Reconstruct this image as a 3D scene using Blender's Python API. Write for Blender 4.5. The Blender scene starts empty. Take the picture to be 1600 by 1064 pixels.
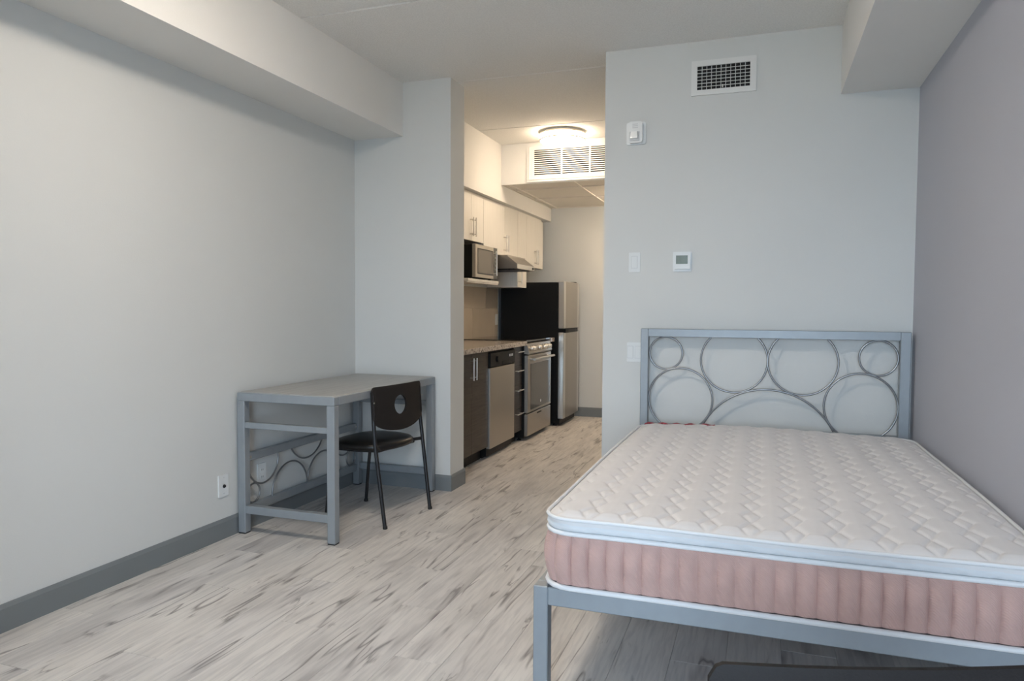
import bpy, bmesh, math, random
import numpy as np
from mathutils import Vector, Matrix
random.seed(7); np.random.seed(7)
D = bpy.data; S = bpy.context.scene; COL = S.collection
PI = math.pi

# ------------------------------------------------------------------ camera
CAM_H = 1.23
YAW, PITCH, ROLL, FPX = 0.3355, -0.0447, 0.005, 1119.12
_c, _s = math.cos(YAW), math.sin(YAW)
FW = Vector((-_s*math.cos(PITCH), _c*math.cos(PITCH), math.sin(PITCH)))
_r = Vector((_c, _s, 0)); _u = _r.cross(FW)
RT = _r*math.cos(ROLL)+_u*math.sin(ROLL); UP = -_r*math.sin(ROLL)+_u*math.cos(ROLL)
cd = D.cameras.new('camera'); cd.sensor_width = 36; cd.lens = FPX/1600*36; cd.clip_start = 0.02
cam = D.objects.new('camera', cd); COL.objects.link(cam)
M = Matrix((RT, UP, -FW)).transposed().to_4x4(); M.translation = (0, 0, CAM_H)
cam.matrix_world = M; S.camera = cam

# ------------------------------------------------------------------ world, daylight, exposure
SKY = (0.63, 0.81, 1.0); SKY_STRENGTH = 11.0
LAMP = (1.0, 0.88, 0.75); LAMP_WARM = (1.0, 0.785, 0.57); LAMP_ROOM = 35.0; LAMP_KITCHEN = 14.0; LAMP_ADDED = 17.0
w = D.worlds.new('overcast_sky'); S.world = w; w.use_nodes = True
wb = w.node_tree.nodes['Background']; wb.inputs[0].default_value = (*SKY, 1); wb.inputs[1].default_value = SKY_STRENGTH
S.view_settings.view_transform = 'Standard'; S.view_settings.look = 'None'
S.view_settings.gamma = 1.0; S.view_settings.use_curve_mapping = False
S.view_settings.exposure = 0.9
S.cycles.use_denoising = True
S.cycles.max_bounces = 7; S.cycles.diffuse_bounces = 4; S.cycles.glossy_bounces = 3; S.cycles.sample_clamp_indirect = 6
S.cycles.use_adaptive_sampling = True; S.cycles.adaptive_threshold = 0.06

# ------------------------------------------------------------------ room dimensions (metres)
XL, XR = -2.687, 0.747          # left and right walls
XB, ZB = -2.312, 2.386          # left bulkhead
XRB, ZRB = 0.374, 2.381         # right bulkhead
ZC = 2.743                      # ceiling
YP, YPB, XPIL = 4.373, 4.600, -1.960   # stub wall beside the kitchen
YB, XO = 4.234, -0.899          # wall behind the bed, its free edge
ZS = 2.227                      # soffit over the wall cabinets
YD, ZD = 6.304, 2.374           # dropped ceiling
YF = 7.977                      # far kitchen wall
YN = -1.55                      # window wall behind the camera
WX0, WX1, WZ0, WZ1 = -0.75, 0.60, 0.35, 2.25

portal = D.lights.new('window_daylight', 'AREA'); portal.shape = 'RECTANGLE'
portal.size = WX1-WX0; portal.size_y = WZ1-WZ0; portal.cycles.is_portal = True
po = D.objects.new('window_daylight', portal); COL.objects.link(po)
po.location = ((WX0+WX1)/2, YN-0.13, (WZ0+WZ1)/2); po.rotation_euler = (PI/2, 0, 0)

# ------------------------------------------------------------------ materials
def mat(name, color, rough=0.5, metal=0.0, noise=0.0, nscale=8.0, bump=0.0, bscale=60.0, spec=0.5, stretch=(1, 1, 1), coat=0.0):
    m = D.materials.new(name); m.use_nodes = True; nt = m.node_tree; N = nt.nodes; L = nt.links
    b = N['Principled BSDF']; b.inputs['Base Color'].default_value = (*color, 1)
    b.inputs['Roughness'].default_value = rough; b.inputs['Metallic'].default_value = metal
    b.inputs['Specular IOR Level'].default_value = spec; b.inputs['Coat Weight'].default_value = coat
    tc = N.new('ShaderNodeTexCoord'); mp = N.new('ShaderNodeMapping'); mp.inputs['Scale'].default_value = stretch
    L.new(tc.outputs['Object'], mp.inputs[0])
    if noise:
        n = N.new('ShaderNodeTexNoise'); n.inputs['Scale'].default_value = nscale; n.inputs['Detail'].default_value = 4
        L.new(mp.outputs[0], n.inputs[0])
        r = N.new('ShaderNodeValToRGB')
        r.color_ramp.elements[0].position = .3; r.color_ramp.elements[1].position = .7
        r.color_ramp.elements[0].color = (*[c*(1-noise) for c in color], 1)
        r.color_ramp.elements[1].color = (*[min(1, c*(1+noise)) for c in color], 1)
        L.new(n.outputs['Fac'], r.inputs[0]); L.new(r.outputs[0], b.inputs['Base Color'])
    if bump:
        n2 = N.new('ShaderNodeTexNoise'); n2.inputs['Scale'].default_value = bscale; n2.inputs['Detail'].default_value = 3
        L.new(mp.outputs[0], n2.inputs[0])
        bp = N.new('ShaderNodeBump'); bp.inputs['Strength'].default_value = bump; bp.inputs['Distance'].default_value = 0.004
        L.new(n2.outputs['Fac'], bp.inputs['Height']); L.new(bp.outputs[0], b.inputs['Normal'])
    return m

MT = {}
MT['wall'] = mat('wall_paint_grey', (.69, .698, .68), .75, noise=.012, nscale=1.5, bump=.10, bscale=180)
MT['wall_violet'] = mat('wall_violet_grey', (.485, .492, .545), .75, noise=.012, nscale=1.5, bump=.10, bscale=180)  # right wall colour, darker and more violet than the other walls
MT['white_paint'] = mat('ceiling_paint_white', (.80, .79, .76), .85, noise=.01, nscale=2, bump=.10, bscale=160)
MT['stipple'] = mat('ceiling_stipple', (.82, .81, .78), .9, noise=.06, nscale=120, bump=.45, bscale=140)
MT['baseboard'] = mat('baseboard_grey', (.195, .213, .222), .45, noise=.03, nscale=3)
MT['tile_ceiling'] = mat('ceiling_tile', (.74, .70, .64), .9, bump=.2, bscale=120)
MT['steel_paint'] = mat('silver_paint', (.32, .35, .375), .44, metal=.3, noise=.03, nscale=20)
MT['rod'] = mat('rod_silver', (.31, .32, .33), .32, metal=.8)
MT['black_frame'] = mat('black_powder_coat', (.012, .012, .014), .38)
MT['black_plastic'] = mat('black_plastic', (.018, .015, .014), .55, bump=.15, bscale=300, spec=.25)
MT['black_vinyl'] = mat('black_vinyl', (.010, .009, .0085), .32, bump=.12, bscale=220, spec=.35)
MT['white_plastic'] = mat('white_plastic', (.78, .80, .80), .35)
MT['white_plastic_dim'] = mat('white_plastic_grey', (.60, .62, .63), .4)
MT['button_grey'] = mat('button_grey', (.16, .17, .16), .4)
MT['dark_hole'] = mat('dark_void', (.012, .013, .014), .8)
MT['lcd'] = mat('lcd_screen', (.17, .20, .16), .25, noise=.1, nscale=40)
MT['lens'] = mat('clear_lens', (.92, .92, .90), .08)
MT['steel'] = mat('stainless_steel', (.42, .39, .35), .34, metal=.85, noise=.04, nscale=6, stretch=(1, 40, 40))
MT['steel_bright'] = mat('stainless_edge', (.66, .65, .62), .28, metal=.85)
MT['chrome'] = mat('brushed_nickel', (.68, .65, .60), .28, metal=.9)
MT['appliance_black'] = mat('appliance_black', (.008, .008, .008), .45, bump=.1, bscale=250, spec=.2)
MT['glass_black'] = mat('black_glass', (.012, .012, .012), .06, coat=.3)
MT['oven_glass'] = mat('oven_glass', (.05, .046, .04), .10, coat=.3)
MT['mw_glass'] = mat('microwave_window', (.13, .115, .095), .18, noise=.15, nscale=300)
MT['cab_white'] = mat('cabinet_cream', (.80, .775, .72), .5, noise=.03, nscale=4, stretch=(12, 12, .8))
MT['cab_dark'] = mat('cabinet_espresso', (.045, .035, .028), .45, noise=.45, nscale=5, stretch=(1, 1, 22))
MT['cab_body_dark'] = mat('cabinet_carcass_black', (.012, .011, .010), .6)  # plain near-black of the base cabinet bodies and toe kicks
MT['grout'] = mat('grout', (.62, .56, .48), .8)
MT['tile'] = mat('backsplash_tile', (.50, .44, .365), .22, noise=.05, nscale=3)
MT['piping'] = mat('piping_white', (.80, .80, .80), .6, bump=.2, bscale=300)
MT['label_red'] = mat('label_red', (.35, .05, .07), .7, noise=.6, nscale=60)
MT['slat'] = mat('vent_white', (.80, .80, .78), .45)
MT['foot_rubber'] = mat('rubber', (.02, .02, .02), .7)
MT['ground'] = mat('ground_outside', (.32, .32, .30), .9, noise=.1, nscale=.5)

def desk_top_mat():
    m = mat('desk_laminate', (.37, .37, .36), .38, noise=.14, nscale=3, stretch=(16, 1, 1)); return m
MT['laminate'] = desk_top_mat()

def granite():
    m = mat('granite', (.5, .45, .40), .16); nt = m.node_tree; N = nt.nodes; L = nt.links; b = N['Principled BSDF']
    tc = N.new('ShaderNodeTexCoord')
    v = N.new('ShaderNodeTexVoronoi'); v.inputs['Scale'].default_value = 85; L.new(tc.outputs['Object'], v.inputs[0])
    n = N.new('ShaderNodeTexNoise'); n.inputs['Scale'].default_value = 55; n.inputs['Detail'].default_value = 5; L.new(tc.outputs['Object'], n.inputs[0])
    mx = N.new('ShaderNodeMix'); mx.data_type = 'RGBA'; mx.blend_type = 'MULTIPLY'; mx.inputs[0].default_value = .12
    r = N.new('ShaderNodeValToRGB'); cr = r.color_ramp
    cr.elements[0].position = .34; cr.elements[0].color = (.05, .045, .045, 1)
    cr.elements[1].position = .44; cr.elements[1].color = (.42, .36, .32, 1)
    e = cr.elements.new(.60); e.color = (.62, .54, .47, 1); e = cr.elements.new(.72); e.color = (.30, .27, .26, 1)
    L.new(n.outputs['Fac'], r.inputs[0]); L.new(r.outputs[0], mx.inputs[6]); L.new(v.outputs['Distance'], mx.inputs[7]); L.new(mx.outputs[2], b.inputs['Base Color'])
    return m
MT['granite'] = granite()

def plank_mat():
    m = D.materials.new('vinyl_plank_pale_oak'); m.use_nodes = True; nt = m.node_tree; N = nt.nodes; L = nt.links; b = N['Principled BSDF']
    geo = N.new('ShaderNodeNewGeometry'); oi = N.new('ShaderNodeObjectInfo')
    mul = N.new('ShaderNodeVectorMath'); mul.operation = 'SCALE'; mul.inputs[0].default_value = (37, 91, 13)
    L.new(oi.outputs['Random'], mul.inputs['Scale'])
    add = N.new('ShaderNodeVectorMath'); add.operation = 'ADD'; L.new(geo.outputs['Position'], add.inputs[0]); L.new(mul.outputs[0], add.inputs[1])
    def noise(scale, rot, sc, detail=4, dist=0.0):
        mp = N.new('ShaderNodeMapping'); mp.inputs['Rotation'].default_value = (0, 0, rot); mp.inputs['Scale'].default_value = sc
        L.new(add.outputs[0], mp.inputs[0])
        n = N.new('ShaderNodeTexNoise'); n.inputs['Scale'].default_value = scale; n.inputs['Detail'].default_value = detail; n.inputs['Distortion'].default_value = dist
        L.new(mp.outputs[0], n.inputs[0]); return n.outputs['Fac']
    def ramp(src, *els):
        r = N.new('ShaderNodeValToRGB'); cr = r.color_ramp
        cr.elements[0].position, cr.elements[0].color = els[0][0], (*els[0][1], 1)
        cr.elements[1].position, cr.elements[1].color = els[1][0], (*els[1][1], 1)
        for p, c in els[2:]:
            e = cr.elements.new(p); e.color = (*c, 1)
        L.new(src, r.inputs[0]); return r.outputs[0]
    def math_(op, a, bb):
        n = N.new('ShaderNodeMath'); n.operation = op
        for i, x in enumerate((a, bb)):
            if x is None: continue
            if isinstance(x, (int, float)): n.inputs[i].default_value = x
            else: L.new(x, n.inputs[i])
        return n.outputs[0]
    def mixc(fac, a, bcol, blend='MIX'):
        n = N.new('ShaderNodeMix'); n.data_type = 'RGBA'; n.blend_type = blend
        L.new(fac, n.inputs[0]) if not isinstance(fac, float) else setattr(n.inputs[0], 'default_value', fac)
        for i, x in ((6, a), (7, bcol)):
            if isinstance(x, tuple): n.inputs[i].default_value = (*x, 1)
            else: L.new(x, n.inputs[i])
        return n.outputs[2]
    broad = noise(2.2, .03, (2.4, .8, 1), 3)
    base = ramp(broad, (.30, (.61, .585, .56)), (.70, (.80, .77, .735)), (.5, (.73, .70, .668)))
    fine = noise(9, .05, (7, .55, 1), 6, .6)
    base = mixc(ramp(fine, (.36, (.36,)*3), (.58, (0,)*3)), base, (.40, .385, .385))
    # long dark cracks with a slight slant, where the grain runs out
    c1 = math_('ABSOLUTE', math_('SUBTRACT', noise(2.3, .13, (4.0, .40, 1), 2.5, .22), .5), None)
    crack = ramp(c1, (.0, (1,)*3), (.020, (0,)*3))
    mask = ramp(noise(2.8, .1, (3.0, .9, 1), 2), (.48, (0,)*3), (.58, (1,)*3))
    base = mixc(math_('MULTIPLY', math_('MULTIPLY', crack, mask), .82), base, (.135, .115, .115))
    soft = ramp(c1, (.0, (.6,)*3), (.06, (0,)*3))
    mask2 = ramp(noise(2.0, -.1, (2.2, 1.0, 1), 2), (.50, (0,)*3), (.64, (1,)*3))
    base = mixc(math_('MULTIPLY', soft, mask2), base, (.30, .28, .285))
    # short checks and knots
    c2 = math_('ABSOLUTE', math_('SUBTRACT', noise(6.5, .22, (3.4, .5, 1), 3, .4), .5), None)
    m3 = ramp(noise(4.2, 0, (1.6, 1.0, 1), 2), (.60, (0,)*3), (.68, (1,)*3))
    base = mixc(math_('MULTIPLY', math_('MULTIPLY', ramp(c2, (0, (1,)*3), (.035, (0,)*3)), m3), .75), base, (.17, .15, .15))
    tone = ramp(oi.outputs['Random'], (0, (.91, .91, .92)), (1, (1.0, .995, .985)))
    base = mixc(1.0, base, tone, 'MULTIPLY')
    L.new(base, b.inputs['Base Color']); b.inputs['Roughness'].default_value = .42; b.inputs['Specular IOR Level'].default_value = .4
    bp = N.new('ShaderNodeBump'); bp.inputs['Strength'].default_value = .25; bp.inputs['Distance'].default_value = .002
    L.new(fine, bp.inputs['Height']); L.new(bp.outputs[0], b.inputs['Normal'])
    return m
MT['plank'] = plank_mat()

def fabric(name, col, scale, rough=.85, strength=.4, noise=.05):
    m = mat(name, col, rough, noise=noise, nscale=14, spec=.2); nt = m.node_tree; N = nt.nodes; L = nt.links; b = N['Principled BSDF']
    tc = N.new('ShaderNodeTexCoord'); wv = N.new('ShaderNodeTexWave'); wv.bands_direction = 'DIAGONAL'; wv.inputs['Scale'].default_value = scale
    wv.inputs['Distortion'].default_value = 1.5; L.new(tc.outputs['Object'], wv.inputs[0])
    bp = N.new('ShaderNodeBump'); bp.inputs['Strength'].default_value = strength; bp.inputs['Distance'].default_value = .001
    L.new(wv.outputs['Fac'], bp.inputs['Height']); L.new(bp.outputs[0], b.inputs['Normal']); b.inputs['Sheen Weight'].default_value = .15
    return m
MT['ticking'] = fabric('mattress_ticking_cream', (.76, .73, .715), 140, strength=.15, noise=.02)
MT['band_white'] = fabric('mattress_band_white', (.74, .75, .76), 140, strength=.2, noise=.02)
MT['pink'] = fabric('mattress_border_pink', (.57, .368, .322), 90, strength=.6, noise=.06)

def emissive(name, col, strength):
    m = D.materials.new(name); m.use_nodes = True; b = m.node_tree.nodes['Principled BSDF']
    b.inputs['Base Color'].default_value = (.9, .88, .84, 1); b.inputs['Emission Color'].default_value = (*col, 1)
    b.inputs['Emission Strength'].default_value = strength; b.inputs['Roughness'].default_value = .4
    return m
MT['diffuser_room'] = emissive('lamp_glass_room', LAMP, LAMP_ROOM)
MT['diffuser_added'] = emissive('lamp_glass_added', LAMP_WARM, LAMP_ADDED)  # glow of the added, unseen lamp near the entry
MT['diffuser_kitchen'] = emissive('lamp_glass_kitchen', LAMP_WARM, LAMP_KITCHEN)

def pane_mat():
    m = D.materials.new('window_glass'); m.use_nodes = True; nt = m.node_tree; N = nt.nodes; L = nt.links; N.clear()
    o = N.new('ShaderNodeOutputMaterial'); t = N.new('ShaderNodeBsdfTransparent'); g = N.new('ShaderNodeBsdfGlossy'); g.inputs['Roughness'].default_value = .02
    f = N.new('ShaderNodeFresnel'); mx = N.new('ShaderNodeMixShader')
    L.new(f.outputs[0], mx.inputs[0]); L.new(t.outputs[0], mx.inputs[1]); L.new(g.outputs[0], mx.inputs[2]); L.new(mx.outputs[0], o.inputs[0])
    return m
MT['pane'] = pane_mat()

# ------------------------------------------------------------------ mesh builders
class MB:
    def __init__(s): s.v = []; s.f = []
    def add(s, v, f):
        o = len(s.v); s.v += [tuple(x) for x in v]; s.f += [tuple(i+o for i in q) for q in f]; return s
    def box(s, x0, x1, y0, y1, z0, z1, bev=0.0):
        x0, x1 = sorted((x0, x1)); y0, y1 = sorted((y0, y1)); z0, z1 = sorted((z0, z1))
        if bev:
            bm = bmesh.new(); bmesh.ops.create_cube(bm, size=1)
            for v in bm.verts: v.co = Vector(((x0+x1)/2+v.co.x*(x1-x0), (y0+y1)/2+v.co.y*(y1-y0), (z0+z1)/2+v.co.z*(z1-z0)))
            bmesh.ops.bevel(bm, geom=bm.edges[:], offset=bev, segments=1, affect='EDGES', profile=.5)
            bm.verts.index_update()
            s.add([v.co[:] for v in bm.verts], [[v.index for v in f.verts] for f in bm.faces]); bm.free(); return s
        v = [(x, y, z) for z in (z0, z1) for y in (y0, y1) for x in (x0, x1)]
        return s.add(v, [(0, 2, 3, 1), (4, 5, 7, 6), (0, 1, 5, 4), (2, 6, 7, 3), (0, 4, 6, 2), (1, 3, 7, 5)])
    def prism(s, poly, axis, a, b):
        """poly: 2-D points in the plane of the other two axes (in x,y,z order), extruded from a to b along axis"""
        def P(p, t):
            q = list(p); q.insert(axis, t); return tuple(q)
        n = len(poly); v = [P(p, a) for p in poly]+[P(p, b) for p in poly]
        f = [tuple(range(n))[::-1], tuple(range(n, 2*n))]+[(i, (i+1) % n, n+(i+1) % n, n+i) for i in range(n)]
        return s.add(v, f)
    def tube(s, path, r, n=10, closed=False, caps=True):
        P = [Vector(p) for p in path]; m = len(P); rings = []
        tang = []
        for i in range(m):
            if closed: t = P[(i+1) % m]-P[i-1]
            else: t = P[min(i+1, m-1)]-P[max(i-1, 0)]
            tang.append(t.normalized())
        ref = Vector((0, 0, 1)) if abs(tang[0].z) < .9 else Vector((1, 0, 0))
        nrm = (ref-tang[0]*ref.dot(tang[0])).normalized()
        v = []
        rr = r if hasattr(r, '__len__') else [r]*m
        for i in range(m):
            nrm = (nrm-tang[i]*nrm.dot(tang[i])).normalized(); bi = tang[i].cross(nrm)
            for k in range(n):
                a = 2*PI*k/n; v.append(tuple(P[i]+(nrm*math.cos(a)+bi*math.sin(a))*rr[i]))
        f = []
        for i in range(m if closed else m-1):
            j = (i+1) % m
            for k in range(n): f.append((i*n+k, i*n+(k+1) % n, j*n+(k+1) % n, j*n+k))
        if not closed and caps: f += [tuple(range(n))[::-1], tuple(range((m-1)*n, m*n))]
        return s.add(v, f)
    def lathe(s, prof, c, n=32, axis=2):
        """prof: list of (radius, height) along axis"""
        v = []; f = []
        for r, h in prof:
            for k in range(n):
                a = 2*PI*k/n; q = [math.cos(a)*r, math.sin(a)*r]; q.insert(axis, h)
                v.append((c[0]+q[0], c[1]+q[1], c[2]+q[2]))
        for i in range(len(prof)-1):
            for k in range(n): f.append((i*n+k, i*n+(k+1) % n, (i+1)*n+(k+1) % n, (i+1)*n+k))
        f += [tuple(range(n))[::-1], tuple(range((len(prof)-1)*n, len(prof)*n))]
        return s.add(v, f)

def origin(o):
    p = Vector((0, 0, 0))
    while o is not None: p += o.location; o = o.parent
    return p
def make(name, mb, m, parent=None, smooth=None, loc=None):
    """one mesh object; mb in world coordinates unless loc is given (then local to loc)"""
    me = D.meshes.new(name); base = origin(parent) if parent else Vector((0, 0, 0))
    vs = mb.v if loc is not None else [(x-base.x, y-base.y, z-base.z) for x, y, z in mb.v]
    me.from_pydata(vs, [], mb.f); me.update()
    bm = bmesh.new(); bm.from_mesh(me); bmesh.ops.recalc_face_normals(bm, faces=bm.faces[:]); bm.to_mesh(me); bm.free()
    if smooth is not None:
        me.polygons.foreach_set('use_smooth', [True]*len(me.polygons)); me.set_sharp_from_angle(angle=math.radians(smooth))
    me.materials.append(MT[m]); o = D.objects.new(name, me); COL.objects.link(o)
    if parent: o.parent = parent
    if loc is not None: o.location = Vector(loc)-base if parent else loc
    return o
def tag(o, label=None, cat=None, group=None, kind=None):
    for k, x in (('label', label), ('category', cat), ('group', group), ('kind', kind)):
        if x: o[k] = x
    return o
def thing(name, label, cat, loc, group=None):
    e = D.objects.new(name, None); e.empty_display_size = .1; COL.objects.link(e); e.location = loc
    return tag(e, label, cat, group)
def struct(name, mb, m, label, cat=None, parent=None, smooth=None):
    o = make(name, mb, m, parent, smooth); return tag(o, label, cat, None, 'structure')
def copy_tree(o, parent=None):
    c = o.copy(); COL.objects.link(c); c.parent = parent
    for ch in list(o.children): copy_tree(ch, c)
    return c
def circle(cx, cz, r, plane, const, n=56, a0=0, a1=2*PI):
    full = abs(a1-a0-2*PI) < 1e-6; out = []
    for i in range(n if full else n+1):
        a = a0+(a1-a0)*i/n; u, z = cx+r*math.cos(a), cz+r*math.sin(a)
        out.append((u, const, z) if plane == 'Y' else (const, u, z))
    return out
def arc_between(cx, cz, r, plane, const, zlo, zhi):
    """the longest run of the circle that lies between two heights, as an open path or a closed ring"""
    n = 180; pts = [(cx+r*math.cos(2*PI*i/n), cz+r*math.sin(2*PI*i/n)) for i in range(n)]
    ok = [zlo <= z <= zhi for _, z in pts]
    if all(ok): sel = pts[::3]; closed = True
    else:
        best = []
        start = next(i for i in range(n) if not ok[i]); run = []
        for k in range(n+1):
            i = (start+k) % n
            if ok[i] and k < n: run.append(pts[i])
            else:
                if len(run) > len(best): best = run
                run = []
        sel = best[::3]+([best[-1]] if (len(best)-1) % 3 else []); closed = False
    return [((u, const, z) if plane == 'Y' else (const, u, z)) for u, z in sel], closed

# ------------------------------------------------------------------ the room
T = .12
fl = struct('floor', MB().box(XL-T, XR+T, YN-T, YF+T, -.10, -.009), 'grout', 'subfloor under the pale oak vinyl planks')
tag(fl, cat='floor')
PW, PL = .185, 1.22
plank_meshes = {}
def plank(x, y0, y1, wd):
    ln = round(y1-y0, 3); key = (ln, round(wd, 3))
    if key not in plank_meshes:
        g = .0004
        o = make('plank', MB().box(-wd/2+g, wd/2-g, -ln/2+g, ln/2-g, -.008, 0, .0009), 'plank', fl, loc=(x, (y0+y1)/2, 0)); plank_meshes[key] = o.data
    else:
        o = D.objects.new('plank', plank_meshes[key]); COL.objects.link(o); o.parent = fl; o.location = (x, (y0+y1)/2, 0)
    return o
nrow = int(math.ceil((XR-XL)/PW)); offs = [0, .41, .82, .20, .61, 1.02, .31, .72, 1.12, .1, .51]
for i in range(nrow):
    x0 = XL+i*PW; x1 = min(x0+PW, XR); yend = YF if (x0+x1)/2 < XO+.06 else YB+.05
    y = YN-offs[i % len(offs)]
    while y < yend-.02:
        a, b_ = max(y, YN), min(y+PL, yend)
        if b_-a > .02: plank((x0+x1)/2, a, b_, x1-x0)
        y += PL

struct('wall_left', MB().box(XL-T, XL, YN-T, YF+T, 0, ZC+.12), 'wall', 'light grey painted wall on the left behind the desk', 'wall')
struct('wall_right', MB().box(XR, XR+T, YN-T, YB+T, 0, ZC+.12), 'wall_violet', 'violet grey wall along the right side of the bed', 'wall')
struct('wall_back', MB().box(XO, XR+T, YB, YB+.12, 0, ZC+.12), 'wall', 'light grey painted wall behind the headboard', 'wall')
struct('wall_hall', MB().box(XO, XO+.12, YB+.12, YF+T, 0, ZC+.12), 'wall', 'passage wall opposite the kitchen cabinets', 'wall')
struct('wall_kitchen', MB().box(XL, XO+.12, YF, YF+T, 0, ZC+.12), 'wall', 'grey wall at the far end of the kitchen beside the fridge', 'wall')
struct('wall_partition', MB().box(XL, XPIL, YP, YPB, 0, ZC), 'wall', 'short stub wall between the desk and the kitchen', 'wall')
m_ = MB(); m_.box(XL-T, WX0, YN-T, YN, 0, ZC+.12); m_.box(WX1, XR+T, YN-T, YN, 0, ZC+.12); m_.box(WX0, WX1, YN-T, YN, 0, WZ0); m_.box(WX0, WX1, YN-T, YN, WZ1, ZC+.12)
struct('wall_front', m_, 'wall', 'window wall on the camera side of the room', 'wall')
win = struct('window_1', MB().box(WX0, WX1, YN-.10, YN-.04, WZ0, WZ0+.05).box(WX0, WX1, YN-.10, YN-.04, WZ1-.05, WZ1).box(WX0, WX0+.05, YN-.10, YN-.04, WZ0+.05, WZ1-.05)
             .box(WX1-.05, WX1, YN-.10, YN-.04, WZ0+.05, WZ1-.05).box(-.10, -.05, YN-.10, YN-.04, WZ0+.05, WZ1-.05), 'white_plastic', 'white framed window letting daylight into the room', 'window')
for a, b_ in ((WX0+.05, -.10), (-.05, WX1-.05)):
    make('pane', MB().box(a, b_, YN-.073, YN-.067, WZ0+.05, WZ1-.05), 'pane', win)
struct('ground', MB().box(-40, 40, -60, YN-.6, -3.2, -3.0), 'ground', 'ground outside far below the window', 'ground')

struct('wall_bulkhead_left', MB().box(XL, XB, YN, YP, ZB, ZC), 'white_paint', 'white boxed bulkhead along the top of the left wall', 'bulkhead')
struct('wall_bulkhead_right', MB().box(XRB, XR, YN, YB, ZRB, ZC), 'white_paint', 'white boxed bulkhead along the top of the right wall', 'bulkhead')
struct('wall_soffit', MB().box(XL, XB, YPB, YF, ZS, ZC), 'white_paint', 'white soffit above the kitchen wall cabinets', 'soffit')

ce = struct('ceiling', MB().box(XL-T, XR+T, YN-T, YF+T, ZC+.04, ZC+.16), 'stipple', 'stippled concrete ceiling of wide slabs with fine joints', 'ceiling')
seams = [YN, -.47, .77, 2.00, 3.245, 4.475, 5.74, YF]
for a, b_ in zip(seams, seams[1:]):
    x1 = XR if a < YB-.1 else XO+.05
    make('slab', MB().box(XL, x1 if b_ < 4.4 else max(x1, XR if a < YB else x1), a+.004, b_-.004, ZC, ZC+.045, .006), 'stipple', ce)
# dropped ceiling of the entry
dc = struct('ceiling_dropped', MB().box(XB, XO, YD, YD+.03, ZD, ZC).box(XB, XO, YD+.03, YF, ZD+.03, ZD+.05), 'white_paint', 'white boxed front of the dropped ceiling over the passage', 'ceiling')
ty = [YD+.03, 6.66, 7.255, YF]; tx = [XB, -2.245, -1.64, -1.04, XO]
for a, b_ in zip(ty, ty[1:]):
    for c, d in zip(tx, tx[1:]):
        make('ceiling_tile', MB().box(c+.011, d-.011, a+.011, b_-.011, ZD+.012, ZD+.03), 'tile_ceiling', dc)
for y in ty[1:-1]+[YD+.04, YF-.012]: make('grid_bar', MB().box(XB, XO, y-.012, y+.012, ZD+.004, ZD+.012), 'tile_ceiling', dc)
for x in tx[1:-1]+[XB+.012]: make('grid_bar', MB().box(x-.012, x+.012, YD+.03, YF, ZD+.002, ZD+.012), 'tile_ceiling', dc)

HB, TB = .106, .013
def base_prof(sgn, w0):   # profile (offset from wall, height) with a small eased top
    return [(w0, 0), (w0+sgn*TB, 0), (w0+sgn*TB, HB-.016), (w0+sgn*TB*.55, HB-.003), (w0+sgn*TB*.3, HB), (w0, HB)]
struct('baseboard_left', MB().prism(base_prof(1, XL), 1, YN, YP-TB), 'baseboard', 'dark grey baseboard along the left wall', 'baseboard')
struct('baseboard_partition', MB().prism(base_prof(-1, YP), 0, XL, XPIL+TB), 'baseboard', 'dark grey baseboard across the front of the stub wall', 'baseboard')
struct('baseboard_partition_end', MB().prism(base_prof(1, XPIL), 1, YP, YPB+.004), 'baseboard', 'dark grey baseboard around the end of the stub wall', 'baseboard')
struct('baseboard_right', MB().prism(base_prof(-1, XR), 1, YN, YB-TB), 'baseboard', 'dark grey baseboard behind the bed on the right wall', 'baseboard')
struct('baseboard_back', MB().prism(base_prof(-1, YB), 0, XO, XR), 'baseboard', 'dark grey baseboard under the headboard', 'baseboard')
struct('baseboard_kitchen', MB().prism(base_prof(-1, YF), 0, XL, XO), 'baseboard', 'dark grey baseboard at the far end of the passage', 'baseboard')
struct('baseboard_hall', MB().prism(base_prof(-1, XO), 1, YB, YF-TB), 'baseboard', 'dark grey baseboard along the passage wall', 'baseboard')

# ------------------------------------------------------------------ bed frame
bed = thing('bed_frame', 'silver grey metal bed frame with ring pattern headboard', 'bed', (.035, 3.1, 0))
HX0, HX1, HY0, HY1 = -.658, .728, 4.143, 4.187
HI0, HI1, HZ0, HZ1 = HX0+.044, HX1-.050, .574, 1.073
FY = 2.10
make('headboard_post', MB().box(HX0, HI0, HY0, HY1, 0, 1.118, .003), 'steel_paint', bed)
make('headboard_post', MB().box(HI1, HX1, HY0, HY1, 0, 1.118, .003), 'steel_paint', bed)
make('headboard_top_rail', MB().box(HI0-.0005, HI1+.0005, HY0, HY1, HZ1, 1.118, .002), 'steel_paint', bed)
make('headboard_lower_rail', MB().box(HI0, HI1, HY0, HY1, HZ0-.045, HZ0, .002), 'steel_paint', bed)
ry = (HY0+HY1)/2
for cx, cz, r in ((-.5165, .979, .0925), (.5805, .979, .0925), (-.433, .717, .178), (.500, .717, .178), (-.1435, .946, .178), (.2115, .946, .178), (.034, .414, .377)):
    path, closed = arc_between(cx, cz, r, 'Y', ry, HZ0-.004, HZ1+.004)
    make('ring', MB().tube(path, .0055, 8, closed), 'rod', bed, 60)
make('leg', MB().box(HX0, HX0+.047, FY, FY+.047, 0, .368, .003), 'steel_paint', bed)
make('leg', MB().box(HX1-.047, HX1, FY, FY+.047, 0, .368, .003), 'steel_paint', bed)
make('foot_rail', MB().box(HX0+.047, HX1-.047, FY, FY+.045, .310, .368, .003), 'steel_paint', bed)
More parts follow.
